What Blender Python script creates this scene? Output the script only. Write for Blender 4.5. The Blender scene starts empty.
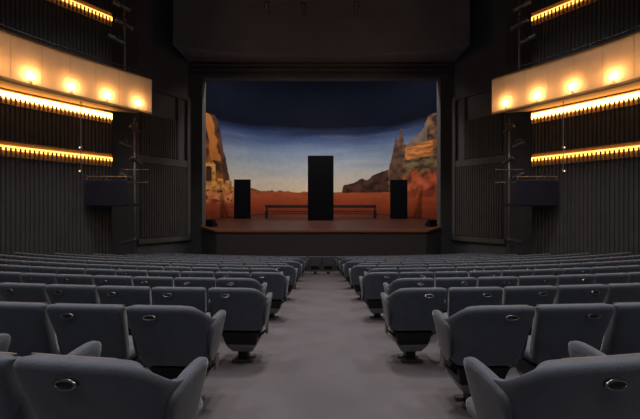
import bpy, bmesh, math, random
import numpy as np
from mathutils import Vector, Matrix, noise

random.seed(4)
C = bpy.context.scene.collection
scene = bpy.context.scene
PI = math.pi

# ------------------------------------------------------------------ scale of the hall
EYE = 1.18            # camera height over the floor under it
RAKE = 0.114          # fall of the floor per metre towards the stage
ROW_R = 22.0         # seat rows follow arcs of this radius; each arc of floor is level
def fz(y, x=0.0): return -RAKE * (y - (ROW_R - math.sqrt(ROW_R * ROW_R - x * x)))
STAGE_Y = 16.0
def sz(y): return EYE - 1.0 + 0.103 * (y - STAGE_Y)     # raked stage floor

# ------------------------------------------------------------------ materials
def mat(name, col, rough=0.8, metal=0.0, var=0.0, scale=20.0, bump=0.0, bscale=None, sheen=0.0, emit=None, estr=0.0, stretch=None, spec=0.5):
    m = bpy.data.materials.new(name); m.use_nodes = True
    nt = m.node_tree; b = nt.nodes['Principled BSDF']
    b.inputs['Base Color'].default_value = (*col, 1); b.inputs['Roughness'].default_value = rough
    b.inputs['Metallic'].default_value = metal
    b.inputs['Specular IOR Level'].default_value = spec
    if sheen:
        b.inputs['Sheen Weight'].default_value = sheen; b.inputs['Sheen Roughness'].default_value = 0.4
    if emit:
        b.inputs['Emission Color'].default_value = (*emit, 1); b.inputs['Emission Strength'].default_value = estr
    tc = nt.nodes.new('ShaderNodeTexCoord'); mp = nt.nodes.new('ShaderNodeMapping')
    nt.links.new(tc.outputs['Object'], mp.inputs['Vector'])
    if stretch: mp.inputs['Scale'].default_value = stretch
    if var:
        n = nt.nodes.new('ShaderNodeTexNoise'); n.inputs['Scale'].default_value = scale; n.inputs['Detail'].default_value = 5
        nt.links.new(mp.outputs[0], n.inputs['Vector'])
        r = nt.nodes.new('ShaderNodeValToRGB')
        r.color_ramp.elements[0].position = 0.3; r.color_ramp.elements[1].position = 0.7
        r.color_ramp.elements[0].color = (*[c * (1 - var) for c in col], 1)
        r.color_ramp.elements[1].color = (*[min(1, c * (1 + var)) for c in col], 1)
        nt.links.new(n.outputs['Fac'], r.inputs['Fac']); nt.links.new(r.outputs['Color'], b.inputs['Base Color'])
    if bump:
        n2 = nt.nodes.new('ShaderNodeTexNoise'); n2.inputs['Scale'].default_value = bscale or scale * 4; n2.inputs['Detail'].default_value = 3
        nt.links.new(mp.outputs[0], n2.inputs['Vector'])
        bp = nt.nodes.new('ShaderNodeBump'); bp.inputs['Strength'].default_value = bump; bp.inputs['Distance'].default_value = 0.01
        nt.links.new(n2.outputs['Fac'], bp.inputs['Height']); nt.links.new(bp.outputs[0], b.inputs['Normal'])
    return m

M = {}
M['fabric'] = mat('seat_fabric', (0.117, 0.137, 0.172), 0.9, var=0.12, scale=9, bump=0.25, bscale=160, sheen=0.5)
M['piping'] = mat('seat_edge_glow', (0.25, 0.21, 0.185), 0.6)  # tan colour standing in for lamp light on the seat tops
M['pan'] = mat('seat_pan_metal', (0.32, 0.32, 0.36), 0.5, 0.2, var=0.1)
M['black_metal'] = mat('black_metal', (0.03, 0.03, 0.033), 0.45, 0.5)
M['foot'] = mat('foot_metal', (0.30, 0.27, 0.22), 0.35, 0.9)
M['plate'] = mat('plate_metal', (0.35, 0.34, 0.33), 0.28, 1.0)
M['plate_dark'] = mat('plate_recess', (0.02, 0.02, 0.022), 0.4)
M['carpet'] = mat('aisle_carpet', (0.150, 0.137, 0.146), 0.95, var=0.10, scale=2.2, bump=0.3, bscale=220)
M['wall'] = mat('ribbed_wall', (0.094, 0.091, 0.093), 0.75, var=0.12, scale=3)
M['wall_plain'] = mat('plain_dark_wall', (0.098, 0.106, 0.132), 0.85, var=0.12, scale=1.5)
M['frame'] = mat('wall_frame', (0.085, 0.086, 0.093), 0.7, var=0.1, scale=2)
M['canopy'] = mat('canopy_paint', (0.155, 0.162, 0.20), 0.85, var=0.08, scale=1.2)
M['ceil'] = mat('dark_ceiling', (0.06, 0.06, 0.07), 0.9, var=0.1, scale=1)
M['header'] = mat('header_beam', (0.085, 0.085, 0.092), 0.7, var=0.08, scale=2)
M['fascia'] = mat('balcony_panel', (0.54, 0.37, 0.22), 0.6, var=0.14, scale=1.4, stretch=(1, 1, 0.4))
M['seam'] = mat('panel_seam', (0.34, 0.25, 0.165), 0.7)
M['rail'] = mat('dark_rail', (0.07, 0.06, 0.055), 0.35, 0.4)
M['soffit'] = mat('balcony_soffit', (0.42, 0.29, 0.17), 0.8)
M['slat'] = mat('warm_slat', (0.17, 0.12, 0.075), 0.7)
M['tube'] = mat('lamp_tube', (0.9, 0.6, 0.2), 0.5, emit=(1.0, 0.42, 0.075), estr=3.8)
M['tube_bright'] = mat('lamp_tube_bright', (0.9, 0.6, 0.2), 0.5, emit=(1.0, 0.50, 0.13), estr=9.0)
M['bulb'] = mat('lamp_bulb', (1, 0.85, 0.6), 0.4, emit=(1.0, 0.66, 0.30), estr=45.0)
M['added_reflector'] = mat('light_strip_reflector', (0.62, 0.40, 0.18), 0.6)
M['pin'] = mat('pin_lamp', (1, 0.9, 0.7), 0.4, emit=(1.0, 0.70, 0.40), estr=2.0)
M['navy'] = mat('navy_cloth', (0.020, 0.024, 0.050), 0.95, var=0.15, scale=2)
M['border'] = mat('navy_masking_cloth', (0.0025, 0.0040, 0.0115), 0.95, var=0.1, scale=1, spec=0.1)
M['panel'] = mat('black_navy_flat', (0.006, 0.0075, 0.014), 0.85, var=0.1, scale=3, spec=0.15)
M['bench'] = mat('dark_bench_wood', (0.022, 0.016, 0.016), 0.6, var=0.2, scale=6)
M['lamp_body'] = mat('spotlight_body', (0.10, 0.10, 0.105), 0.35, 0.5)
M['lens'] = mat('spotlight_lens', (0.25, 0.26, 0.28), 0.12, 0.0)
M['pipe'] = mat('boom_pipe', (0.30, 0.27, 0.24), 0.4, 0.4)
M['stage_front'] = mat('stage_front', (0.058, 0.056, 0.062), 0.8, var=0.1, scale=2)
M['lip'] = mat('stage_lip_wood', (0.34, 0.13, 0.055), 0.5)
M['void'] = mat('stage_house_black', (0.008, 0.008, 0.011), 0.95)

def stage_floor_mat():
    m = mat('stage_planks', (0.072, 0.022, 0.013), 0.5, var=0.18, scale=1.6, stretch=(6, 0.6, 1))
    return m
M['planks'] = stage_floor_mat()

def backdrop_mat():
    m = bpy.data.materials.new('painted_backdrop'); m.use_nodes = True
    nt = m.node_tree; b = nt.nodes['Principled BSDF']; b.inputs['Roughness'].default_value = 0.95
    b.inputs['Specular IOR Level'].default_value = 0.1
    a = nt.nodes.new('ShaderNodeVertexColor'); a.layer_name = 'paint'
    tc = nt.nodes.new('ShaderNodeTexCoord')
    n = nt.nodes.new('ShaderNodeTexNoise'); n.inputs['Scale'].default_value = 3.5; n.inputs['Detail'].default_value = 6
    nt.links.new(tc.outputs['Object'], n.inputs['Vector'])
    mr = nt.nodes.new('ShaderNodeMapRange'); mr.inputs[1].default_value = 0.3; mr.inputs[2].default_value = 0.7
    mr.inputs[3].default_value = 0.94; mr.inputs[4].default_value = 1.06
    nt.links.new(n.outputs['Fac'], mr.inputs[0])
    mx = nt.nodes.new('ShaderNodeMixRGB'); mx.blend_type = 'MULTIPLY'; mx.inputs[0].default_value = 1
    nt.links.new(a.outputs['Color'], mx.inputs[1]); nt.links.new(mr.outputs[0], mx.inputs[2])
    nt.links.new(mx.outputs[0], b.inputs['Base Color'])
    return m
M['backdrop'] = backdrop_mat()

# ------------------------------------------------------------------ helpers
class MB:
    """collects vertices and faces for ONE mesh object"""
    def __init__(s): s.v = []; s.f = []
    def add(s, vs, fs):
        o = len(s.v); s.v += [tuple(v) for v in vs]; s.f += [tuple(o + i for i in f) for f in fs]
    def box(s, x0, x1, y0, y1, z0, z1, mtx=None):
        vs = [Vector((x, y, z)) for z in (z0, z1) for y in (y0, y1) for x in (x0, x1)]
        if mtx: vs = [mtx @ v for v in vs]
        s.add(vs, [(0, 2, 3, 1), (4, 5, 7, 6), (0, 1, 5, 4), (2, 6, 7, 3), (0, 4, 6, 2), (1, 3, 7, 5)])
    def prism(s, poly, z0, z1):
        n = len(poly)
        vs = [(p[0], p[1], z0(p) if callable(z0) else z0) for p in poly] + [(p[0], p[1], z1(p) if callable(z1) else z1) for p in poly]
        s.add(vs, [tuple(range(n))[::-1], tuple(range(n, 2 * n))] + [(i, (i + 1) % n, n + (i + 1) % n, n + i) for i in range(n)])
    def tube(s, pts, r, n=8, cap=True):
        pts = [Vector(p) for p in pts]; rings = []
        for i, p in enumerate(pts):
            d = (pts[min(i + 1, len(pts) - 1)] - pts[max(i - 1, 0)]).normalized()
            u = d.cross(Vector((0, 0, 1)))
            if u.length < 1e-3: u = d.cross(Vector((1, 0, 0)))
            u.normalize(); w = d.cross(u)
            rr = r[i] if isinstance(r, (list, tuple)) else r
            rings.append([p + (u * math.cos(2 * PI * k / n) + w * math.sin(2 * PI * k / n)) * rr for k in range(n)])
        vs = [v for ring in rings for v in ring]
        fs = [(i * n + k, i * n + (k + 1) % n, (i + 1) * n + (k + 1) % n, (i + 1) * n + k) for i in range(len(pts) - 1) for k in range(n)]
        if cap: fs += [tuple(range(n))[::-1], tuple((len(pts) - 1) * n + k for k in range(n))]
        s.add(vs, fs)
    def strip(s, path, z0, z1):
        """upright sheet along a plan path"""
        n = len(path)
        vs = [(p[0], p[1], z0) for p in path] + [(p[0], p[1], z1) for p in path]
        s.add(vs, [(i, i + 1, n + i + 1, n + i) for i in range(n - 1)])
    def band(s, pa, pb, z0, z1):
        """closed solid between two plan paths"""
        n = len(pa)
        vs = [(p[0], p[1], z0) for p in pa] + [(p[0], p[1], z1) for p in pa] + [(p[0], p[1], z0) for p in pb] + [(p[0], p[1], z1) for p in pb]
        fs = []
        for i in range(n - 1):
            fs += [(i, i + 1, n + i + 1, n + i), (2 * n + i + 1, 2 * n + i, 3 * n + i, 3 * n + i + 1),
                   (n + i, n + i + 1, 3 * n + i + 1, 3 * n + i), (i + 1, i, 2 * n + i, 2 * n + i + 1)]
        fs += [(0, n, 3 * n, 2 * n), (n - 1, 2 * n - 1 + 0, 4 * n - 1, 3 * n - 1)]
        s.add(vs, fs)
    def mesh(s, name, material, smooth=False):
        me = bpy.data.meshes.new(name); me.from_pydata([tuple(v) for v in s.v], [], s.f)
        bm = bmesh.new(); bm.from_mesh(me); bmesh.ops.recalc_face_normals(bm, faces=bm.faces); bm.to_mesh(me); bm.free()
        me.materials.append(material)
        if smooth: me.polygons.foreach_set('use_smooth', [True] * len(me.polygons))
        me.update(); return me
    def build(s, name, material, parent=None, smooth=False, bevel=0.0, sub=0):
        me = s.mesh(name, material, smooth)
        o = bpy.data.objects.new(name, me); C.objects.link(o)
        if bevel or sub:
            if bevel:
                b = o.modifiers.new('b', 'BEVEL'); b.width = bevel; b.segments = 2; b.limit_method = 'ANGLE'
            if sub:
                ss = o.modifiers.new('s', 'SUBSURF'); ss.levels = ss.render_levels = sub
            dg = bpy.context.evaluated_depsgraph_get()
            me2 = bpy.data.meshes.new_from_object(o.evaluated_get(dg)); me2.name = name
            o.modifiers.clear(); o.data = me2
            if smooth: me2.polygons.foreach_set('use_smooth', [True] * len(me2.polygons))
        if parent: o.parent = parent
        return o

def tag(o, label=None, cat=None, group=None, kind=None):
    for k, v in (('label', label), ('category', cat), ('group', group), ('kind', kind)):
        if v: o[k] = v
    return o
def thing(name, label, cat, loc=(0, 0, 0), rz=0, group=None):
    o = bpy.data.objects.new(name, None); C.objects.link(o); o.empty_display_size = 0.1
    o.location = loc; o.rotation_euler = (0, 0, rz)
    return tag(o, label, cat, group)
def struct(o): o['kind'] = 'structure'; return o

def resample(path, step):
    """points every `step` along a plan polyline (smoothed by Catmull-Rom)"""
    P = [Vector((p[0], p[1])) for p in path]; dense = []
    for i in range(len(P) - 1):
        p0 = P[max(i - 1, 0)]; p1 = P[i]; p2 = P[i + 1]; p3 = P[min(i + 2, len(P) - 1)]
        for k in range(24):
            t = k / 24
            dense.append(0.5 * ((2 * p1) + (-p0 + p2) * t + (2 * p0 - 5 * p1 + 4 * p2 - p3) * t * t + (-p0 + 3 * p1 - 3 * p2 + p3) * t ** 3))
    dense.append(P[-1]); out = [dense[0]]; acc = 0
    for a, b in zip(dense, dense[1:]):
        L = (b - a).length
        while acc + L >= step:
            t = (step - acc) / L; a = a + (b - a) * t; out.append(a.copy()); L = (b - a).length; acc = 0
        acc += L
    if (out[-1] - P[-1]).length > step * 0.3: out.append(P[-1])
    return out
def offset(path, d):
    out = []
    for i, p in enumerate(path):
        t = (path[min(i + 1, len(path) - 1)] - path[max(i - 1, 0)]).normalized()
        out.append(p + Vector((-t.y, t.x)) * d)
    return out
def mir(path, s): return [Vector((p[0] * s, p[1])) for p in path]
def H(h): return EYE + h           # height over the camera's eye level

# ------------------------------------------------------------------ the shell
def floor():
    mb = MB(); nx, ny = 41, 41
    for j in range(ny):
        for i in range(nx):
            x = -12.5 + 25.0 * i / (nx - 1); y = -3.2 + 19.6 * j / (ny - 1); mb.v.append((x, y, fz(y, x)))
    N = nx * ny
    mb.v += [(v[0], v[1], v[2] - 0.2) for v in mb.v[:N]]
    for j in range(ny - 1):
        for i in range(nx - 1):
            q = j * nx + i; mb.f += [(q, q + 1, q + nx + 1, q + nx), (N + q, N + q + nx, N + q + nx + 1, N + q + 1)]
    rim = list(range(nx)) + [j * nx + nx - 1 for j in range(1, ny)] + [(ny - 1) * nx + i for i in range(nx - 2, -1, -1)] + [j * nx for j in range(ny - 2, 0, -1)]
    for p, q in zip(rim, rim[1:] + rim[:1]): mb.f.append((p, q, N + q, N + p))
    struct(mb.build('floor', M['carpet'], smooth=False))
floor()

SIDE = [(11.3, -3.0), (11.3, 0), (11.25, 4), (11.0, 7), (10.45, 8.9), (9.82, 10.05), (9.0, 11.2), (8.0, 12.5)]
PITCH = 0.115
def ribbed(mb, path, inward, z0, z1, rib=0.05, depth=0.045):
    """sheet with square upright ribs along a plan path; inward = +1/-1 side of travel the ribs stand out to"""
    pts = resample(path, PITCH); prof = []
    for i in range(len(pts) - 1):
        a, b = pts[i], pts[i + 1]; t = (b - a); L = t.length
        if L < 1e-4: continue
        t /= L; n = Vector((-t.y, t.x)) * inward * depth
        r = min(rib, L * 0.6)
        prof += [a, a + t * (L - r), a + t * (L - r) + n, a + t * L + n]
    prof.append(pts[-1])
    mb.strip(prof, z0, z1)
for s, side in ((-1, 'left'), (1, 'right')):
    p = mir(SIDE, s)
    mb = MB(); ribbed(mb, p, 1 if s > 0 else -1, -2.0, H(11.0))
    struct(mb.build('wall_' + side, M['wall']))
    # recess behind the lighting boom
    mb = MB()
    rc = [Vector((s * x, y)) for x, y in ((8.0, 12.5), (9.6, 13.3), (9.7, 14.7), (8.62, 15.35))]
    mb.strip(rc, -2.2, H(11.0))
    struct(mb.build('wall_recess_' + side, M['wall_plain']))
    # proscenium flank: ribbed panels in frames
    A, B = Vector((s * 8.62, 15.35)), Vector((s * 7.0, 17.5))
    mb = MB()
    t = (B - A).normalized(); nrm = Vector((-t.y, t.x)) * (1 if s > 0 else -1)
    mb.strip([A, B], -2.2, H(11.0))
    struct(mb.build('wall_flank_' + side, M['wall_plain']))
    L = (B - A).length
    mb = MB()
    a2, b2 = A + t * 0.12 + nrm * 0.05, B - t * 0.25 + nrm * 0.05
    ribbed(mb, [a2, b2], 1 if s > 0 else -1, H(-1.35), H(2.2))
    ribbed(mb, [a2, b2 - t * 0.5], 1 if s > 0 else -1, H(2.6), H(4.55))
    struct(mb.build('wall_panel_' + side, M['wall']))
    mb = MB()
    def slab(a, b, d, z0, z1):
        mb.band([a + nrm * 0.01, b + nrm * 0.01], [a + nrm * d, b + nrm * d], z0, z1)
    slab(A, B, 0.10, H(2.22), H(2.56))
    slab(A, B, 0.14, H(-1.62), H(-1.38))
    slab(A, B, 0.10, H(5.75), H(5.9))
    slab(B - t * 0.22, B, 0.12, H(-1.38), H(5.75))
    slab(B - t * 0.74, B - t * 0.66, 0.12, H(2.57), H(5.75))
    struct(mb.build('trim_flank_' + side, M['frame']))
    # proscenium jamb
    mb = MB(); mb.box(min(s * 6.33, s * 7.02), max(s * 6.33, s * 7.02), 17.45, 18.0, -2.0, H(11.0))
    struct(mb.build('pillar_proscenium_' + side, M['header'], bevel=0.02))
# header over the opening
mb = MB(); mb.box(-6.33, 6.33, 17.5, 17.95, H(7.02), H(11.0)); struct(mb.build('wall_proscenium', M['wall_plain']))
mb = MB()
mb.box(-6.9, 6.9, 17.28, 17.44, H(7.28), H(7.44)); mb.box(-6.9, 6.9, 17.36, 17.44, H(7.03), H(7.2)); mb.box(-6.9, 6.9, 17.3, 17.44, H(7.55), H(7.70))
struct(mb.build('trim_proscenium', M['header'], bevel=0.015))
# canopy over the front of the stage, front edge curved in plan
mb = MB(); fr = []
for i in range(25):
    x = -7.0 + 14.0 * i / 24; fr.append((x, 15.45 + 1.15 * (1 - (x / 7.0) ** 2) ** 0.8 if abs(x) < 7 else 15.45))
mb.prism(fr + [(7.0, 17.25), (-7.0, 17.25)], H(7.75), H(10.9))
struct(mb.build('ceiling_canopy', M['canopy'], bevel=0.03))
mb = MB(); mb.box(-12.5, 12.5, -3.2, 17.9, H(11.0), H(11.3)); struct(mb.build('ceiling', M['ceil']))
mb = MB(); mb.box(-12.5, 12.5, -3.3, -3.1, -0.5, H(11.0)); struct(mb.build('wall_back', M['wall_plain']))

# ------------------------------------------------------------------ the stage
SF = [(-6.3, 17.6), (-6.28, 17.3), (-5.12, 16.02), (5.12, 16.02), (6.28, 17.3), (6.3, 17.6)]
mb = MB(); mb.prism([(-8.4, 24.4), (-8.4, 17.9), (-6.32, 17.9)] + SF[1:-1] + [(6.32, 17.9), (8.4, 17.9), (8.4, 24.4)], -2.2, lambda p: sz(p[1]))
o = mb.build('floor_stage', M['planks']); struct(o)
o.data.materials.append(M['stage_front'])
for p in o.data.polygons:
    if abs(p.normal.z) < 0.5: p.material_index = 1
mb = MB()
lp = [Vector(p) for p in SF[1:-1]]; lo = [Vector(p) for p in ((-6.36, 17.26), (-5.16, 15.95), (5.16, 15.95), (6.36, 17.26))]
n = len(lp)
mb.add([(p.x, p.y, sz(p.y) - 0.10) for p in lo] + [(p.x, p.y, sz(p.y) + 0.012) for p in lo] + [(p.x, p.y, sz(p.y) - 0.10) for p in lp] + [(p.x, p.y, sz(p.y) + 0.012) for p in lp],
       [f for i in range(n - 1) for f in ((i, i + 1, n + i + 1, n + i), (2 * n + i + 1, 2 * n + i, 3 * n + i, 3 * n + i + 1), (n + i, n + i + 1, 3 * n + i + 1, 3 * n + i), (i + 1, i, 2 * n + i, 2 * n + i + 1))] + [(0, n, 3 * n, 2 * n), (n - 1, 2 * n - 1, 4 * n - 1, 3 * n - 1)])
struct(mb.build('trim_stage', M['lip']))
for s, side in ((-1, 'left'), (1, 'right')):
    # low wall between stage front corner and flank
    mb = MB(); mb.band([Vector((s * 6.4, 17.3)), Vector((s * 8.3, 15.9))], [Vector((s * 6.4, 17.44)), Vector((s * 8.3, 16.04))], -2.2, H(-1.3))
    mb = MB(); mb.box(min(s * 8.4, s * 8.6), max(s * 8.4, s * 8.6), 18.0, 24.6, -2.2, H(12))
    struct(mb.build('wall_stage_' + side, M['void']))
mb = MB(); mb.box(-8.6, 8.6, 24.4, 24.6, -2.2, H(12)); struct(mb.build('wall_stage_back', M['void']))
mb = MB(); mb.box(-8.6, 8.6, 17.95, 24.6, H(12), H(12.2)); struct(mb.build('ceiling_stage', M['void']))

# painted backdrop, a concave cloth
def cyc_y(x): return 19.3 + 3.7 * (1 - min(1.0, abs(x) / 6.95) ** 3.0)
NU, NV = 420, 230
xs = []
dense = [(-6.95 + 13.9 * i / 4000) for i in range(4001)]
acc = [0.0]
for a, b in zip(dense, dense[1:]): acc.append(acc[-1] + math.hypot(b - a, cyc_y(b) - cyc_y(a)))
LEN = acc[-1]; j = 0
for i in range(NU):
    tgt = LEN * i / (NU - 1)
    while j < 4000 and acc[j + 1] < tgt: j += 1
    xs.append(dense[min(j, 4000)])
CYC_TOP = H(5.75)
def s2l(c): return tuple(((v / 255) / 12.92 if v / 255 <= 0.04045 else ((v / 255 + 0.055) / 1.055) ** 2.4) for v in c)
def lerp(a, b, t): t = max(0, min(1, t)); return tuple(x + (y - x) * t for x, y in zip(a, b))
def fbm(x, y, o=4, seed=0.0): return noise.fractal(Vector((x, y, seed)), 1.0, 2.0, o)
def ramp(stops, t):
    for (a, ca), (b, cb) in zip(stops, stops[1:]):
        if t <= b: return lerp(ca, cb, (t - a) / (b - a))
    return stops[-1][1]
SKY = [(0.0, s2l((224, 210, 188))), (0.16, s2l((202, 198, 192))), (0.38, s2l((156, 168, 184))), (0.60, s2l((110, 130, 162))), (0.78, s2l((66, 84, 124))), (0.90, s2l((28, 40, 72))), (1.0, s2l((10, 14, 30)))]
HOR = 1.22       # painted horizon, metres above eye level at the middle of the cloth
def pl(pts, x):
    if x <= pts[0][0]: return pts[0][1]
    for (a, ya), (b, yb) in zip(pts, pts[1:]):
        if x <= b: return ya + (yb - ya) * (x - a) / (b - a)
    return pts[-1][1]
# outlines in cloth metres: x = distance along the cloth from its middle, h = height over eye level
HALF = LEN / 2
LCLIFF = [(-HALF, 5.8), (-7.65, 5.9), (-7.29, 5.5), (-7.07, 4.75), (-6.95, 4.0), (-6.7, 3.1), (-6.55, 2.37), (-6.4, 1.9), (-6.3, 1.2), (-6.0, 0.9)]
RCLIFF = [(1.45, 1.1), (1.55, 1.68), (2.3, 1.85), (2.85, 2.15), (3.1, 2.05), (3.9, 2.45), (4.75, 2.7), (4.95, 3.4), (5.12, 4.3), (5.2, 4.85), (5.34, 4.75), (5.42, 4.2), (5.48, 5.1), (5.66, 5.25), (5.76, 4.6), (5.95, 4.2), (6.5, 4.5), (7.1, 4.8), (7.4, 5.3), (7.6, 5.7), (HALF, 5.9)]
def paint(s, h):
    t = (h - HOR) / (5.75 - HOR)
    if h > HOR + 0.06 * fbm(s * 1.5, 3.0):
        c = ramp(SKY, max(0, t) + 0.05 * fbm(s * 0.25, h * 1.4, 5, 2.0))
        st = fbm(s * 0.22, h * 2.6, 5, 9.0)
        c = lerp(c, s2l((205, 196, 186)), 0.35 * max(0, st) * (1 - t))
        m = 1.28 + 0.33 * max(0, fbm(s * 0.9, 7.0, 4, 3.0)) + 0.1 * fbm(s * 3, 1.0, 3, 1.0)
        if -6 < s < -2.2 and h < m: c = lerp(s2l((150, 78, 58)), s2l((112, 60, 55)), (h - HOR) * 3)
    else:
        d = (HOR - h) / 1.9
        c = ramp([(0, s2l((178, 92, 60))), (0.35, s2l((164, 78, 50))), (0.7, s2l((136, 64, 44))), (1.1, s2l((96, 46, 36)))], d)
        c = lerp(c, s2l((110, 48, 34)), 0.45 * max(0, fbm(s * 0.6, h * 5, 4, 5.0)))
    # left cliff, dark on its right flank
    e = 0.16 * fbm(s * 2.4, h * 2.4, 4, 11.0)
    if s < -5.9 and 0.9 < h < pl(LCLIFF, s) + e:
        g = fbm(s * 2.2 + h, h * 1.3 - s * 0.7, 5, 21.0)
        c = lerp(s2l((158, 98, 54)), s2l((62, 42, 38)), 0.5 + 1.1 * g)
        edge = pl([(0.9, -6.1), (1.9, -6.4), (2.4, -6.55), (3.1, -6.7), (4.0, -6.95), (4.75, -7.07), (5.5, -7.29), (5.9, -7.65)], h)
        if s > edge - 0.42 + 0.2 * g: c = lerp(c, s2l((52, 42, 44)), 0.7)
        band = abs(s - (edge - 0.72)) + 0.15 * g
        if band < 0.3 and h > 3.0: c = lerp(c, s2l((202, 126, 58)), 0.65)
    # rocks and broken walls at its foot
    if s < -5.9 and 0.3 < h < 1.75 + 0.25 * fbm(s * 2.5, 0.0, 3, 8.0) - 1.2 * max(0, s + 6.35):
        g = fbm(s * 2.4, h * 2.4, 4, 14.0)
        c = lerp(s2l((188, 98, 62)), s2l((232, 158, 104)), 0.5 + 0.9 * g)
        if fbm(s * 3, h * 3, 3, 31.0) < -0.22: c = s2l((118, 60, 44))
        if h < 0.7: c = lerp(c, s2l((140, 66, 44)), (0.7 - h) * 2.2)
    if -8.2 < s < -6.3 and 1.2 < h < 1.78 + 0.27 * (int((s + 20) * 2.6) % 2) - 0.12 * (s + 8.1):
        c = lerp(s2l((226, 164, 92)), s2l((150, 94, 54)), 0.45 + fbm(s * 4, h * 4, 3, 6.0))
    if -8.36 < s < -7.45 and 1.2 < h < 2.85 - 0.08 * (int((s + 20) * 7) % 2):           # ruined gate
        c = lerp(s2l((232, 176, 98)), s2l((168, 112, 60)), 0.4 + fbm(s * 4, h * 4, 3, 4.0))
        if -8.16 < s < -7.74 and 1.7 < h < 2.62 - 2.4 * (s + 7.95) ** 2: c = s2l((74, 46, 36))
    # right cliffs and spires
    e = 0.22 * fbm(s * 2.0, h * 2.0, 4, 41.0)
    if s > 1.45 and HOR - 0.05 < h < pl(RCLIFF, s) + e * (0.5 if s < 4.7 else 1):
        g = fbm(s * 1.8, h * 2.4, 5, 51.0)
        c = lerp(s2l((142, 104, 76)), s2l((56, 44, 44)), 0.5 + 1.0 * g)
        if s < 4.7: c = lerp(s2l((92, 62, 50)), s2l((50, 36, 38)), 0.5 + g)
        if 4.8 < s < 5.75: c = lerp(c, s2l((76, 58, 56)), 0.6)
        if 6.0 < s < 7.5 and 3.9 < h: c = lerp(c, s2l((128, 118, 112)), 0.5)
        if 5.9 < s < 7.9 and 3.25 < h + 0.15 * fbm(s * 2, 0, 3, 3.0) < 4.15 - 0.25 * max(0, 6.6 - s): c = lerp(s2l((218, 142, 76)), s2l((128, 80, 50)), 0.42 + 1.2 * fbm(s * 1.2, h * 6, 4, 61.0))
        elif 5.9 < s and 2.5 < h < 3.3: c = lerp(s2l((132, 112, 84)), s2l((70, 58, 48)), 0.5 + 1.2 * fbm(s * 1.5, h * 4, 4, 66.0))
    if s > 5.7 and 0.75 < h < 2.35 + 0.45 * fbm(s * 1.6, 2.0, 3, 71.0) - 0.7 * max(0, 6.3 - s):
        g = fbm(s * 1.7, h * 1.5, 4, 81.0)
        c = lerp(s2l((206, 104, 70)), s2l((104, 52, 42)), 0.45 + 1.1 * g)
        if h < 1.2: c = lerp(c, s2l((150, 66, 42)), 0.6)
    return c
verts, cols, faces = [], [], []
for jv in range(NV):
    tv = jv / (NV - 1)
    for i, x in enumerate(xs):
        y = cyc_y(x); z0 = sz(y) + 0.01
        z = z0 + (CYC_TOP - z0) * tv
        verts.append((x, y, z))
        cols.append(paint(-HALF + LEN * i / (NU - 1), z - EYE))
for jv in range(NV - 1):
    for i in range(NU - 1):
        a = jv * NU + i; faces.append((a, a + 1, a + NU + 1, a + NU))
me = bpy.data.meshes.new('painted_backdrop'); me.from_pydata(verts, [], faces)
ca = me.color_attributes.new('paint', 'FLOAT_COLOR', 'POINT')
ca.data.foreach_set('color', np.array([(*c, 1.0) for c in cols], dtype=np.float32).ravel())
me.materials.append(M['backdrop']); me.polygons.foreach_set('use_smooth', [True] * len(me.polygons))
o = bpy.data.objects.new('painted_backdrop', me); C.objects.link(o)
sm = o.modifiers.new('thick', 'SOLIDIFY'); sm.thickness = 0.012; sm.offset = 1 if False else -1
tag(o, 'curved painted backdrop of a red desert under blue sky between rocky cliffs', 'backdrop')
mb = MB()
pa = [Vector((x, cyc_y(x) - 0.01)) for x in xs[::6]]; pb = [p + Vector((0, 0.05)) for p in pa]
mb.band(pa, pb, CYC_TOP + 0.004, H(9.0))
tag(mb.build('masking_border', M['border'], smooth=False), 'dark navy masking cloth hung above the painted desert backdrop', 'curtain')

# flats and bench on the stage
def flat(x, y, w, h, label):
    t = thing('stage_flat', label, 'stage flat', (x, y, sz(y)), 0, 'black flats on the stage')
    m_ = MB(); m_.box(-w / 2, w / 2, -0.04, 0.04, 0.0, h); m_.build('panel', M['panel'], t, bevel=0.012)
    for s in (-1, 1):
        b_ = MB(); b_.tube([(s * w * 0.36, 0.045, h * 0.75), (s * w * 0.36, 0.55, 0.03)], 0.022, 6); b_.build('brace', M['bench'], t)
        f_ = MB(); f_.box(s * w * 0.36 - 0.03, s * w * 0.36 + 0.03, 0.042, 0.62, 0.052 * 0, 0.06); f_.build('foot', M['bench'], t)
flat(-0.03, 19.35, 1.52, 3.83, 'tall black flat standing at the centre of the stage')
flat(-4.85, 20.2, 1.02, 2.42, 'short black flat in front of the painted ruined walls')
flat(4.78, 20.2, 1.06, 2.40, 'short black flat in front of the painted red rocks')
t = thing('long_bench', 'long dark wooden bench running behind the tall central flat', 'bench', (-0.02, 20.5, sz(20.5)))
mb = MB(); mb.box(-3.5, 3.5, 0.17, 0.23, 0.64, 0.82); mb.build('backrest', M['bench'], t, bevel=0.01)
mb = MB(); mb.box(-3.45, 3.45, -0.22, 0.16, 0.40, 0.46); mb.build('seat', M['bench'], t, bevel=0.01)
for x in (-3.4, 0.0, 3.4):
    mb = MB(); mb.box(x - 0.05, x + 0.05, -0.2, -0.1, 0.0, 0.4); mb.build('leg', M['bench'], t)
    mb = MB(); mb.box(x - 0.05, x + 0.05, 0.1, 0.168, 0.0, 0.4); mb.box(x - 0.05, x + 0.05, 0.168, 0.232, 0.0, 0.64); mb.build('leg', M['bench'], t)

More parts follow.
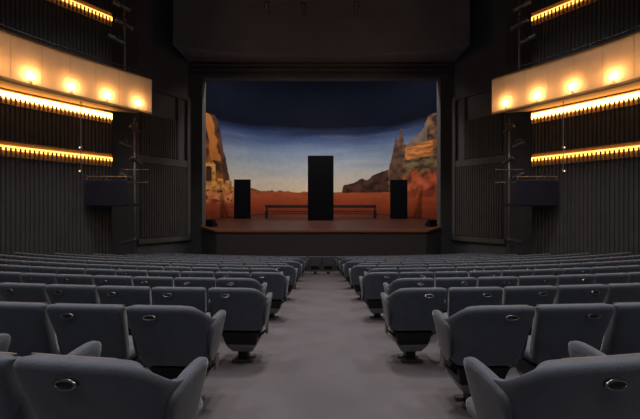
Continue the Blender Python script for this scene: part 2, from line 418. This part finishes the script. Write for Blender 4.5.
for s, side in ((-1, 'left'), (1, 'right')):
    t = thing('floor_monitor', f'small black wedge loudspeaker at the {side} front corner of the stage', 'loudspeaker', (s * 5.78, 17.25, sz(17.25)), s * 0.5, 'stage loudspeakers')
    mb = MB(); mb.add([(-0.25, -0.17, 0), (0.25, -0.17, 0), (0.25, 0.2, 0), (-0.25, 0.2, 0), (-0.25, -0.17, 0.32), (0.25, -0.17, 0.32), (0.25, -0.02, 0.36), (-0.25, -0.02, 0.36), (0.25, 0.2, 0.1), (-0.25, 0.2, 0.1)],
        [(0, 3, 2, 1), (0, 1, 5, 4), (4, 5, 6, 7), (7, 6, 8, 9), (9, 8, 2, 3), (1, 2, 8, 6, 5), (0, 4, 7, 9, 3)]); mb.build('cabinet', M['panel'], t, bevel=0.01)
    q = Matrix.Translation((0, 0.094, 0.236)) @ Matrix.Rotation(-0.868, 4, 'X')
    mb = MB(); mb.box(-0.21, 0.21, -0.12, 0.12, 0.0, 0.012, q); mb.build('grille', M['black_metal'], t)

# ------------------------------------------------------------------ balconies with lamps
FRONT = [(9.85, 4.0), (9.75, 6.0), (9.42, 7.8), (8.97, 9.1), (8.44, 10.06), (7.62, 11.2), (6.52, 12.6)]
def arc_at(path, dist):
    for a, b in zip(path, path[1:]):
        L = (b - a).length
        if dist <= L: return a + (b - a) * (dist / L), (b - a).normalized()
        dist -= L
    return path[-1], (path[-1] - path[-2]).normalized()
def light(kind, name, loc, power, col, rot=None, target=None, **kw):
    d = bpy.data.lights.new(name, kind); d.energy = power; d.color = col
    for k, v in kw.items(): setattr(d, k, v)
    o = bpy.data.objects.new(name, d); C.objects.link(o); o.location = loc
    if target is not None: o.rotation_euler = (Vector(target) - Vector(loc)).to_track_quat('-Z', 'Y').to_euler()
    elif rot: o.rotation_euler = rot
    return o
ORD = ['first', 'second', 'third', 'fourth', 'fifth', 'sixth', 'seventh', 'eighth', 'ninth', 'tenth', 'eleventh', 'twelfth', 'thirteenth', 'fourteenth', 'fifteenth', 'sixteenth', 'seventeenth', 'eighteenth', 'nineteenth', 'twentieth']
for s, side in ((-1, 'left'), (1, 'right')):
    path = resample(mir(FRONT, s), 0.12); inw = 1 if s > 0 else -1
    back = offset(path, -0.12 * inw)
    t = thing('balcony', f'curved timber-panelled balcony front lit by small lamps, on the {side} wall', 'balcony', (0, 0, 0), 0, 'side balconies')
    mb = MB(); mb.band(path, back, H(3.72), H(4.98)); mb.build('front_panel', M['fascia'], t)
    # panel seams
    tot = sum((b - a).length for a, b in zip(path, path[1:])); d = 0.72
    front = offset(path, 0.004 * inw); frontb = offset(path, 0.0005 * inw)
    ds = tot - 0.42
    while ds > 0.2:
        p, tt = arc_at(front, ds); q = p + tt * 0.008; n_ = Vector((-tt.y, tt.x)) * inw
        mb = MB(); mb.band([p, q], [p - n_ * 0.004, q - n_ * 0.004], H(3.76), H(4.96)); mb.build('panel_joint', M['seam'], t); ds -= 0.72
    # bottom lip, top capping and handrail
    mb = MB(); mb.band(offset(path, 0.05 * inw), offset(path, -0.14 * inw), H(3.64), H(3.715)); mb.build('bottom_lip', M['slat'], t, bevel=0.0)
    mb = MB(); mb.band(offset(path, 0.035 * inw), offset(path, -0.15 * inw), H(4.985), H(5.03)); mb.build('top_capping', M['rail'], t)
    mb = MB(); hr = offset(path, -0.06 * inw)[:-3]; mb.tube([(p.x, p.y, H(5.17)) for p in hr[::3]], 0.022, 8)
    for p in hr[::9]: mb.tube([(p.x, p.y, H(5.03)), (p.x, p.y, H(5.17))], 0.012, 6)
    mb.build('handrail', M['rail'], t, smooth=True)
    # deck back to the wall
    wl = resample(mir(SIDE[2:], s), 0.3)
    mb = MB(); deck = [p for p in back[4:]] + [Vector((s * 6.95, 13.1)), Vector((s * 7.85, 12.62))] + [p for p in wl[::-1]]
    deck = [Vector((p.x, p.y)) for p in deck]
    if True:
        wl2 = offset(wl, 0.06 * inw)
        deck = back[4:-2] + [Vector((s * 6.75, 12.75)), Vector((s * 7.85, 12.42))] + wl2[::-1][2:]
    mb.prism(deck, H(3.72), H(3.86)); mb.build('deck', M['soffit'], t)
    # end return
    e = path[-1]; eb = Vector((s * 6.75, 12.9))
    # lamps along the bottom of the panel
    for k in range(6):
        ds = tot - (0.50 + 1.02 * k) if k else tot - 0.50
        p, tt = arc_at(path, ds); n_ = Vector((-tt.y, tt.x)) * inw
        lt = thing('balcony_uplight', f'small warm uplight on the {side} balcony front, {ORD[k]} from its stage end', 'light', (p.x, p.y, H(3.78)), math.atan2(n_.y, n_.x), 'balcony front lamps')
        m_ = MB(); m_.box(0.004, 0.02, -0.03, 0.03, 0.0, 0.05); m_.box(0.018, 0.115, -0.008, 0.008, 0.015, 0.03); m_.build('bracket', M['fascia'], lt)
        m_ = MB(); m_.tube([(0.11, 0, 0.03), (0.11, 0, 0.04), (0.11, 0, 0.06)], [0.010, 0.018, 0.020], 12); m_.build('lamp_cup', M['fascia'], lt, smooth=True)
        m_ = MB(); m_.tube([(0.11, 0, 0.062), (0.11, 0, 0.075), (0.11, 0, 0.14), (0.11, 0, 0.205), (0.11, 0, 0.225)], [0.02, 0.045, 0.06, 0.045, 0.01], 10); m_.build('bulb', M['bulb'], lt, smooth=True)
        q = p + n_ * 0.15
        light('POINT', 'uplight_glow', (q.x, q.y, H(4.02)), 19.0, (1.0, 0.51, 0.18), shadow_soft_size=0.07)
# slatted light strips on the ribbed walls
def light_strip(s, side, h, th, tall, label, ledge=True):
    wp = resample(mir(SIDE[3:], s), PITCH); inw = 1 if s > 0 else -1
    t = thing('slatted_light_strip', label, 'light strip', (0, 0, 0), 0, 'slatted amber light strips')
    f0, f1 = offset(wp, 0.062 * inw), offset(wp, 0.10 * inw)
    mb = MB(); mb.band(offset(wp, 0.046 * inw), offset(wp, 0.060 * inw), H(h - 0.27), H(h + tall)); mb.build('added_reflector', M['added_reflector'], t)  # pale board added behind the slats to strengthen the glow
    mb = MB(); mb.band(f0, f1, H(h - th), H(h + th)); mb.build('lamp_tube', M['tube'] if ledge else M['tube_bright'], t)
    mb = MB()
    if ledge: mb.band(offset(wp, 0.048 * inw), offset(wp, 0.13 * inw), H(h + tall), H(h + tall + 0.04)); ledge and mb.build('top_ledge', M['slat'], t)
    mb = MB()
    pr, pf = offset(wp, 0.104 * inw), offset(wp, 0.15 * inw)
    for i in range(len(wp) - 1):
        tt = (pr[i + 1] - pr[i]).normalized() * 0.042
        mb.band([pr[i], pr[i] + tt], [pf[i], pf[i] + tt], H(h - 0.27), H(h + (0.01 if ledge else -0.06)))
    mb.build('slats', M['slat'], t)
for s, side in ((-1, 'left'), (1, 'right')):
    light_strip(s, side, 3.52, 0.10, 0.16, f'amber slatted light strip just under the {side} balcony deck', False)
    light_strip(s, side, 1.90, 0.065, 0.18, f'amber slatted light strip halfway up the ribbed {side} wall')
    light_strip(s, side, 7.22, 0.065, 0.18, f'amber slatted light strip high on the {side} wall above the balcony')

# ------------------------------------------------------------------ lighting booms, side boxes, hanging spotlights
def spotlight(root_loc, aim, label, group, size=1.0, name='spotlight'):
    """theatre spotlight: barrel, lens, yoke, clamp; aim = unit direction"""
    t = thing(name, label, 'spotlight', root_loc, 0, group)
    q = Vector(aim).to_track_quat('Y', 'Z').to_matrix().to_4x4()
    def lathe(pr, material, nm, smooth=True):
        m_ = MB(); m_.tube([(0, y, 0) for y, r in pr], [r for y, r in pr], 12); m_.v = [tuple(q @ (Vector(v) * size)) for v in m_.v]
        return m_.build(nm, material, t, smooth=False)
    lathe([(-0.24, 0.05), (-0.22, 0.09), (-0.02, 0.10), (0.0, 0.075), (0.20, 0.08), (0.21, 0.095), (0.26, 0.095)], M['lamp_body'], 'barrel')
    lathe([(0.262, 0.085), (0.275, 0.05)], M['lens'], 'lens')
    m_ = MB()
    for sx in (-1, 1): m_.box(sx * 0.115 - 0.008, sx * 0.115 + 0.008, -0.02, 0.02, -0.02, 0.22)
    m_.box(-0.123, 0.123, -0.02, 0.02, 0.215, 0.235); m_.v = [tuple(Vector(v) * size) for v in m_.v]; m_.build('yoke', M['lamp_body'], t)
    return t
for s, side in ((-1, 'left'), (1, 'right')):
    bx, by = s * 7.28, 12.75
    t = thing('lighting_boom', f'vertical lighting pipe in the {side} wall recess beneath the balcony end', 'lighting pipe', (bx, by, fz(by, bx)), 0, 'lighting pipes')
    mb = MB(); mb.tube([(0, 0, 0.0), (0, 0, H(3.55) - fz(by, bx))], 0.035, 10); mb.build('pipe', M['pipe'], t, smooth=True)
    mb = MB(); mb.tube([(0, 0, 0.0), (0, 0, 0.03), (0, 0, 0.06)], [0.25, 0.25, 0.05], 16); mb.build('base', M['pipe'], t)
    mb = MB(); zz = H(1.55) - fz(by, bx); mb.tube([(-0.55, -0.02, zz), (0.55, -0.02, zz)], 0.02, 8); zz = H(1.05) - fz(by, bx); mb.tube([(-0.55, -0.02, zz), (0.55, -0.02, zz)], 0.02, 8); mb.build('cross_arm', M['pipe'], t)
    for k, (h, dx) in enumerate(((3.05, 0.2), (2.45, -0.2), (1.85, 0.22), (1.28, -0.18))):
        spotlight((bx - dx * s, by - 0.34, H(h)), Vector((-s * (0.75 if k % 2 else 0.35), 0.55, -0.35)).normalized(), f'small stage spotlight on the {side} lighting pipe, {ORD[k]} from the top', 'boom spotlights', 0.85)
    # bright little fitting near the foot of the pipe
    spotlight((bx + 0.05 * s, by - 0.3, H(-1.2)), Vector((-s * 0.8, 0.4, 0.25)).normalized(), f'low spotlight near the foot of the {side} lighting pipe', 'boom spotlights', 0.9)
    # upper pipe over the balcony end
    ux, uy = s * 7.55, 12.55
    t = thing('lighting_boom', f'vertical lighting pipe above the stage end of the {side} balcony', 'lighting pipe', (ux, uy, H(3.86)), 0, 'lighting pipes')
    mb = MB(); mb.tube([(0, 0, 0), (0, 0, 6.9)], 0.035, 10); mb.build('pipe', M['pipe'], t, smooth=True)
    for k, (h, dx) in enumerate(((7.6, 0.1), (6.9, 0.2), (6.3, -0.1))):
        spotlight((ux - dx * s, uy - 0.36, H(h)), Vector((-s * 0.8, 0.55, -0.3)).normalized(), f'stage spotlight on the pipe above the {side} balcony, {ORD[k]} from the top', 'upper pipe spotlights', 1.15)
    # side box draped in navy cloth
    t = thing('side_box', f'navy draped box with thin rail against the {side} wall, below the amber strip', 'theatre box', (s * 7.68, 11.7, 0), 0, 'side boxes')
    mb = MB(); mb.box(min(s * 0.72, s * -0.72) , max(s * 0.72, s * -0.72), -0.05, 0.05, H(0.12), H(1.05)); mb.build('front_panel', M['navy'], t, bevel=0.03)
    mb = MB(); mb.box(-0.72, 0.72, 0.06, 0.88, H(0.12), H(0.22)); mb.build('deck', M['navy'], t)
    mb = MB(); mb.tube([(-0.72, 0, H(1.17)), (0.72, 0, H(1.17))], 0.022, 8)
    for x in (-0.7, 0, 0.7): mb.tube([(x, 0, H(1.05)), (x, 0, H(1.17))], 0.014, 6)
    mb.build('rail', M['pipe'], t)
    # thin hanging rod with two small lamps
    rx, ry = s * 8.2, 11.15
    t = thing('hanging_rod', f'thin pale rod with two small fittings hanging under the {side} balcony', 'rod', (rx, ry, H(1.25)), 0, 'hanging rods')
    mb = MB(); mb.tube([(0, 0, 0), (0, 0, 2.44)], 0.012, 6); mb.build('rod', M['plate'], t)
    for z in (0.05, 0.85):
        mb = MB(); mb.tube([(0, 0, z - 0.06), (0, 0, z - 0.03), (0, 0, z + 0.03), (0, 0, z + 0.06)], [0.02, 0.05, 0.05, 0.02], 10); f_ = mb.build('fitting', M['plate'], t, smooth=True)
        mb = MB(); mb.tube([(0, -0.052, z), (0, -0.06, z)], 0.022, 8); mb.build('bulb', M['pin'], f_)
# spotlights hanging over the front of the stage
for k, (x, y, h) in enumerate(((-2.35, 14.2, 8.75), (-0.78, 14.2, 8.7), (1.5, 14.2, 8.75), (0.0, 14.2, 8.9))):
    if k == 3: continue
    spotlight((x, y, H(h)), Vector((0, 0.8, -0.6)).normalized(), ('spotlight hanging over the stage on the left of the overhead bar', 'spotlight hanging over the stage above the tall flat', 'spotlight hanging over the stage on the right of the overhead bar')[k], 'overhead spotlights', 1.0)
t = thing('lighting_bar', 'dark overhead bar carrying spotlights in front of the stage canopy', 'lighting bar', (0, 14.2, H(9.1)))
mb = MB(); mb.tube([(-3.6, 0, 0), (3.6, 0, 0)], 0.03, 8); mb.build('pipe', M['pipe'], t)
for x in (-3.3, 3.3, 0.35):
    mb = MB(); mb.tube([(x, 0, 0.03), (x, 0, 1.75)], 0.015, 6); mb.build('hanger', M['pipe'], t)
for x, y, h in ((-2.35, 14.2, 8.75), (-0.78, 14.2, 8.7), (1.5, 14.2, 8.75)):
    mb = MB(); mb.box(x - 0.05, x + 0.05, -0.05, 0.05, -9.1 + h + 0.238, 0.05); mb.build('clamp', M['pipe'], t)

# ------------------------------------------------------------------ theatre seats
def make_seat(end, outer, rise):
    """end = 0: seat inside a row; -1 / +1: end seat whose aisle side (x sign) has a wing and an armrest of its own"""
    t = thing('theatre_seat', 'x', 'seat', (0, 0, 0), 0, 'blue-grey theatre seats')
    square = [(0.12, 0.0, 0.0, 1), (0.20, 0.003, 0.0, 1), (0.250, 0.010, 0.003, 1), (0.268, 0.022, 0.012, 1), (0.272, 0.05, 0.022, 1)]
    wing = [(0.10, 0.0, 0.0, 1), (0.17, 0.004, 0.003, 1), (0.225, 0.024, 0.020, 1), (0.266, 0.070, 0.070, 1), (0.285, 0.13, 0.118, 1), (0.290, 0.20, 0.13, 1)]   # x, forward, drop of the top edge
    L_ = wing if end < 0 else square; R_ = wing if end > 0 else square
    path = [(-x, f, d) for x, f, d, _ in L_[::-1]] + [(0, 0, 0)] + [(x, f, d) for x, f, d, _ in R_]
    V = [0, 0.05, 0.3, 0.62, 0.86, 0.94, 0.985, 1.0]
    mb = MB(); idx = {}; nu, nv = len(path), len(V)
    for fr in (0, 1):
        for j, v in enumerate(V):
            for i, (x, f, d) in enumerate(path):
                aisle = end * x > 0
                w = (0.80 + 0.20 * v) if not aisle else (0.90 + 0.10 * v)
                z = 0.37 + 0.445 * v - d * v + 0.55 * max(0, f - 0.02) * (1 - v)
                y = -0.15 - 0.13 * v + f
                top = {0.94: 0.004, 0.985: 0.018, 1.0: 0.036}.get(v, 0.0); z -= {1.0: 0.0}.get(v, 0.0)
                if fr:
                    k = max(0, (abs(x) / 0.272 - 0.72) / 0.28) if aisle else max(0, (abs(x) / 0.272 - 0.85) / 0.15) * 0.4
                    k = min(k, 1.0)
                    x2 = x - 0.055 * k * (1 if x > 0 else -1); y += 0.085 * (1 - k * (0.8 if aisle else 0.5)) - (0.016 if v in (0, 1.0) else 0)
                    z -= 0.008 if v == 1.0 else 0
                else: x2 = x; y += top
                idx[(fr, i, j)] = len(mb.v); mb.v.append((x2 * w, y, z))
    for fr in (0, 1):
        for j in range(nv - 1):
            for i in range(nu - 1): mb.f.append((idx[fr, i, j], idx[fr, i + 1, j], idx[fr, i + 1, j + 1], idx[fr, i, j + 1]))
    for i in range(nu - 1):
        for j in (0, nv - 1): mb.f.append((idx[0, i, j], idx[0, i + 1, j], idx[1, i + 1, j], idx[1, i, j]))
    for j in range(nv - 1):
        for i in (0, nu - 1): mb.f.append((idx[0, i, j], idx[0, i, j + 1], idx[1, i, j + 1], idx[1, i, j]))
    mb.build('backrest', M['fabric'], t, smooth=True, sub=2)
    mb = MB(); mb.tube([(x, f - 0.28 + 0.082, 0.8035 - d) for x, f, d in path if abs(x) < (0.14 if end * x > 0 else 0.255)], 0.0045, 6); tag(mb.build('top_piping', M['piping'], t, smooth=True), 'thin tan line standing in for warm light along the top of the back')  # added tube, coloured like warm light caught on the top edge
    # arms: padded roll on a tapering upholstered side panel
    def arm(s, xi, xo, rise):
        mb = MB()
        prof = [(-0.14, 0.42), (-0.15, 0.60), (-0.165, 0.66), (-0.11, 0.685), (0.0, 0.695), (0.08, 0.70), (0.12, 0.685), (0.125, 0.655), (0.10, 0.58), (0.065, 0.42), (-0.05, 0.355)]
        n = len(prof); c = (xi + xo) / 2
        prof = [(y + rise * 0.07 * max(0, y + 0.05) / 0.17, z + rise * 0.055 * max(0, (z - 0.5) / 0.2) * (0.4 + max(0, y + 0.165) * 3)) for y, z in prof]
        for q, k in ((xi, 0.86), (xi + 0.010, 1.0), (xo - 0.010, 1.0), (xo, 0.86)):
            cy, cz = 0.0, 0.57
            for y, z in prof:
                pin = min(1.0, max(0, (0.665 - z) / 0.02)) * 0.008 + 0.03 * max(0, (0.655 - z) / 0.3)
                xx = q - (pin if q > c else (-0.008 * min(1.0, max(0, (0.665 - z) / 0.02)) + 0.0))
                mb.v.append((s * xx, cy + (y - cy) * (k * 0.5 + 0.5), cz + (z - cz) * (k * 0.6 + 0.4)))
        for a in range(3):
            for i in range(n): mb.f.append((a * n + i, a * n + (i + 1) % n, (a + 1) * n + (i + 1) % n, (a + 1) * n + i))
        mb.f.append(tuple(range(n))); mb.f.append(tuple(3 * n + i for i in range(n)))
        mb.build('armrest', M['fabric'], t, smooth=True, sub=1)
        xm = c - 0.012
        mb = MB(); mb.box(s * xm - 0.009, s * xm + 0.009, -0.03, 0.03, 0.30, 0.40); mb.build('bracket', M['foot'], t, bevel=0.003)
        mb = MB()
        a0, a1 = s * xm - 0.007, s * xm + 0.007; b0, b1 = s * 0.13 - 0.007, s * 0.13 + 0.007
        if a0 > a1: a0, a1 = a1, a0
        mb.add([(a0, -0.045, 0.34), (a1, -0.045, 0.34), (a1, 0.05, 0.34), (a0, 0.05, 0.34), (b0, -0.03, 0.23), (b1, -0.03, 0.23), (b1, 0.08, 0.23), (b0, 0.08, 0.23)],
               [(3, 2, 1, 0), (4, 5, 6, 7), (0, 1, 5, 4), (1, 2, 6, 5), (2, 3, 7, 6), (3, 0, 4, 7)])
        mb.build('arm_support', M['black_metal'], t)
    if end: arm(end, 0.240, 0.298, 0.0)
    arm(outer, 0.250, 0.305, rise)        # the arm shared with the next seat outwards
    # seat cushion
    mb = MB(); mb.box(-0.198, 0.198, -0.09, 0.27, 0.345, 0.425); mb.build('seat', M['fabric'], t, smooth=True, bevel=0.03)
    # tapered seat support with pale lower edge
    mb = MB()
    mb.add([(-0.19, -0.10, 0.34), (0.19, -0.10, 0.34), (0.19, 0.22, 0.34), (-0.19, 0.22, 0.34), (-0.155, -0.06, 0.20), (0.155, -0.06, 0.20), (0.155, 0.17, 0.20), (-0.155, 0.17, 0.20)],
           [(0, 1, 2, 3), (7, 6, 5, 4), (0, 4, 5, 1), (1, 5, 6, 2), (2, 6, 7, 3), (3, 7, 4, 0)])
    mb.build('seat_pan', M['black_metal'], t, bevel=0.01)
    mb = MB()
    mb.add([(-0.16, -0.065, 0.20), (0.16, -0.065, 0.20), (0.16, 0.17, 0.20), (-0.16, 0.17, 0.20), (-0.10, 0.0, 0.105), (0.10, 0.0, 0.105), (0.10, 0.12, 0.105), (-0.10, 0.12, 0.105)],
           [(0, 1, 2, 3), (7, 6, 5, 4), (0, 4, 5, 1), (1, 5, 6, 2), (2, 6, 7, 3), (3, 7, 4, 0)])
    mb.build('pedestal', M['pan'], t, bevel=0.008)
    mb = MB(); mb.box(-0.05, 0.05, 0.02, 0.11, -0.01, 0.105); mb.build('stem', M['black_metal'], t)
    mb = MB(); mb.box(-0.11, 0.11, -0.02, 0.02, -0.005, 0.028); mb.box(-0.11, 0.11, 0.11, 0.15, -0.025, 0.018); mb.box(-0.03, 0.03, 0.0, 0.13, -0.015, 0.02); mb.build('foot', M['foot'], t, bevel=0.005)
    # oval plate on the back
    pl_ = MB(); n = 20
    def ring(rx, rz, yy): return [(rx * math.cos(2 * PI * k / n), yy, rz * math.sin(2 * PI * k / n)) for k in range(n)]
    rs = [ring(0.046, 0.019, 0.004), ring(0.046, 0.019, -0.006), ring(0.040, 0.0145, -0.010), ring(0.034, 0.010, -0.006)]
    for r_ in rs: pl_.v += r_
    for a in range(3):
        for k in range(n): pl_.f.append((a * n + k, a * n + (k + 1) % n, (a + 1) * n + (k + 1) % n, (a + 1) * n + k))
    pl_.f.append(tuple(range(n)))
    po = pl_.build('oval_plate', M['plate'], t, smooth=True)
    po.location = (outer * (0.03 if rise else 0.085), -0.271, 0.745); po.rotation_euler = (math.radians(-17), 0, 0)
    dk = MB(); dk.add(ring(0.0345, 0.0105, -0.005), [tuple(range(n))]); dk.add(ring(0.0345, 0.0105, 0.002), [tuple(range(n))])
    for k in range(n): dk.f.append((k, (k + 1) % n, n + (k + 1) % n, n + k))
    dk.build('recess', M['plate_dark'], po)
    return t
PROTO, USED = {}, set()
def copy_tree(o, parent, keep=None):
    c = o.copy(); C.objects.link(c); c.parent = parent
    for ch in o.children:
        if keep is None or ch.name.split('.')[0] in keep: copy_tree(ch, c, None)
    return c
SEAT_P, ROW_P, Y0 = 0.555, 0.97, 1.12
FAR = {'backrest', 'armrest', 'top_piping', 'seat', 'seat_pan', 'pedestal', 'stem', 'foot'}
def wall_x(y):
    pts = [(-3, 11.3), (4, 11.25), (7, 11.0), (8.9, 10.45), (10.05, 9.82), (11.2, 9.0), (12.0, 8.4), (12.3, 7.5), (15.35, 7.4), (16, 7.0)]
    return pl(pts, y)
CAMX = -0.07
MARGIN = 0.8
spots = []
NROW = 14
for k in range(NROW):
    yb = Y0 + ROW_P * k                     # top edge of the backs on the centre line
    R = ROW_R
    through = k >= 13
    start = 0.575 if k % 2 == 0 else 0.79
    if k == 0: start, yb, R = 0.575, yb - 0.085, 7.0
    for s in (-1, 1):
        for i in range(20):
            x_arc = (0.2775 + SEAT_P * i + (0.0 if k % 2 else 0.0)) if through else start + 0.29 + SEAT_P * i
            th = x_arc / R
            x = s * R * math.sin(th); y = yb + 0.28 + R * (1 - math.cos(th))
            lim = wall_x(y) - 0.55
            if abs(x) > lim or y > 15.2: break
            if abs(x - CAMX) > 1.03 * y + MARGIN: break
            spots.append((k, s, i, x, y, s * th, through))
print('SEATS', len(spots))
for (k, s, i, x, y, th, through) in spots:
    end = -s if i == 0 and not through else 0
    key = (end, s, 0.5 if k == 0 else 0.0)
    if key not in PROTO: PROTO[key] = make_seat(*key); o = PROTO[key]
    else: o = copy_tree(PROTO[key], None, FAR if k >= 7 else None)
    side = 'left' if s < 0 else 'right'
    o.location = (x, y, fz(y, x)); o.rotation_euler = (0, 0, th)
    rest = f'{ORD[i]} from the aisle' if i else 'beside the aisle'
    if through:
        lab = f'blue-grey seat {side} of centre in the front row closing the aisle, {ORD[i]} from its middle'
    else:
        lab = f'blue-grey seat {side} of the aisle, {ORD[k]} row from the viewer, {rest}'
    o['label'] = lab

# ------------------------------------------------------------------ light of the place, and an added fill
W = bpy.data.worlds.new('hall_dark'); scene.world = W; W.use_nodes = True
W.node_tree.nodes['Background'].inputs[0].default_value = (0.5, 0.55, 0.7, 1); W.node_tree.nodes['Background'].inputs[1].default_value = 0.0
COOL = (0.90, 0.93, 1.0); WARM = (1.0, 0.92, 0.89)
for y, p in ((0.5, 95), (5.0, 130), (9.5, 85)):
    light('AREA', 'house_light', (0, y, H(9.8)), p, WARM, rot=(0, 0, 0), shape='DISK', size=1.2, spread=math.radians(110))
for x in (-5.5, 5.5):
    for y in (3.5, 9.0): light('AREA', 'house_light', (x, y, H(9.8)), 75, (0.95, 0.96, 1.0), rot=(0, 0, 0), shape='DISK', size=1.5, spread=math.radians(95))
light('AREA', 'seat_back_fill', (0, -2.6, H(5.5)), 34, COOL, target=(0, 9, 0.5), shape='RECTANGLE', size=10, size_y=0.8)  # added fill from behind, brightens the faces of the seat backs
# stage lights behind the header
light('AREA', 'stage_batten', (0, 18.4, H(8.4)), 490, (1.0, 0.95, 0.90), target=(0, 22.8, H(0.6)), shape='RECTANGLE', size=11, size_y=0.4)
for x in (-6.2, 6.2):
    light('AREA', 'stage_side', (x, 18.7, H(7.6)), 80, (1.0, 0.75, 0.5), target=(-0.75 * x, 21.5, H(1.5)), shape='DISK', size=0.4, spread=math.radians(80))

# ------------------------------------------------------------------ camera
cam = bpy.data.cameras.new('camera'); co = bpy.data.objects.new('camera', cam); C.objects.link(co)
co.location = (CAMX, 0, EYE); co.rotation_euler = (PI / 2, 0, 0)
cam.sensor_fit = 'HORIZONTAL'; cam.sensor_width = 36; cam.lens = 36 * 328 / 640
cam.clip_start = 0.05; cam.clip_end = 200
scene.camera = co
vs = scene.view_settings
vs.view_transform = 'Standard'; vs.look = 'None'; vs.gamma = 1; vs.use_curve_mapping = False; vs.exposure = 0.0
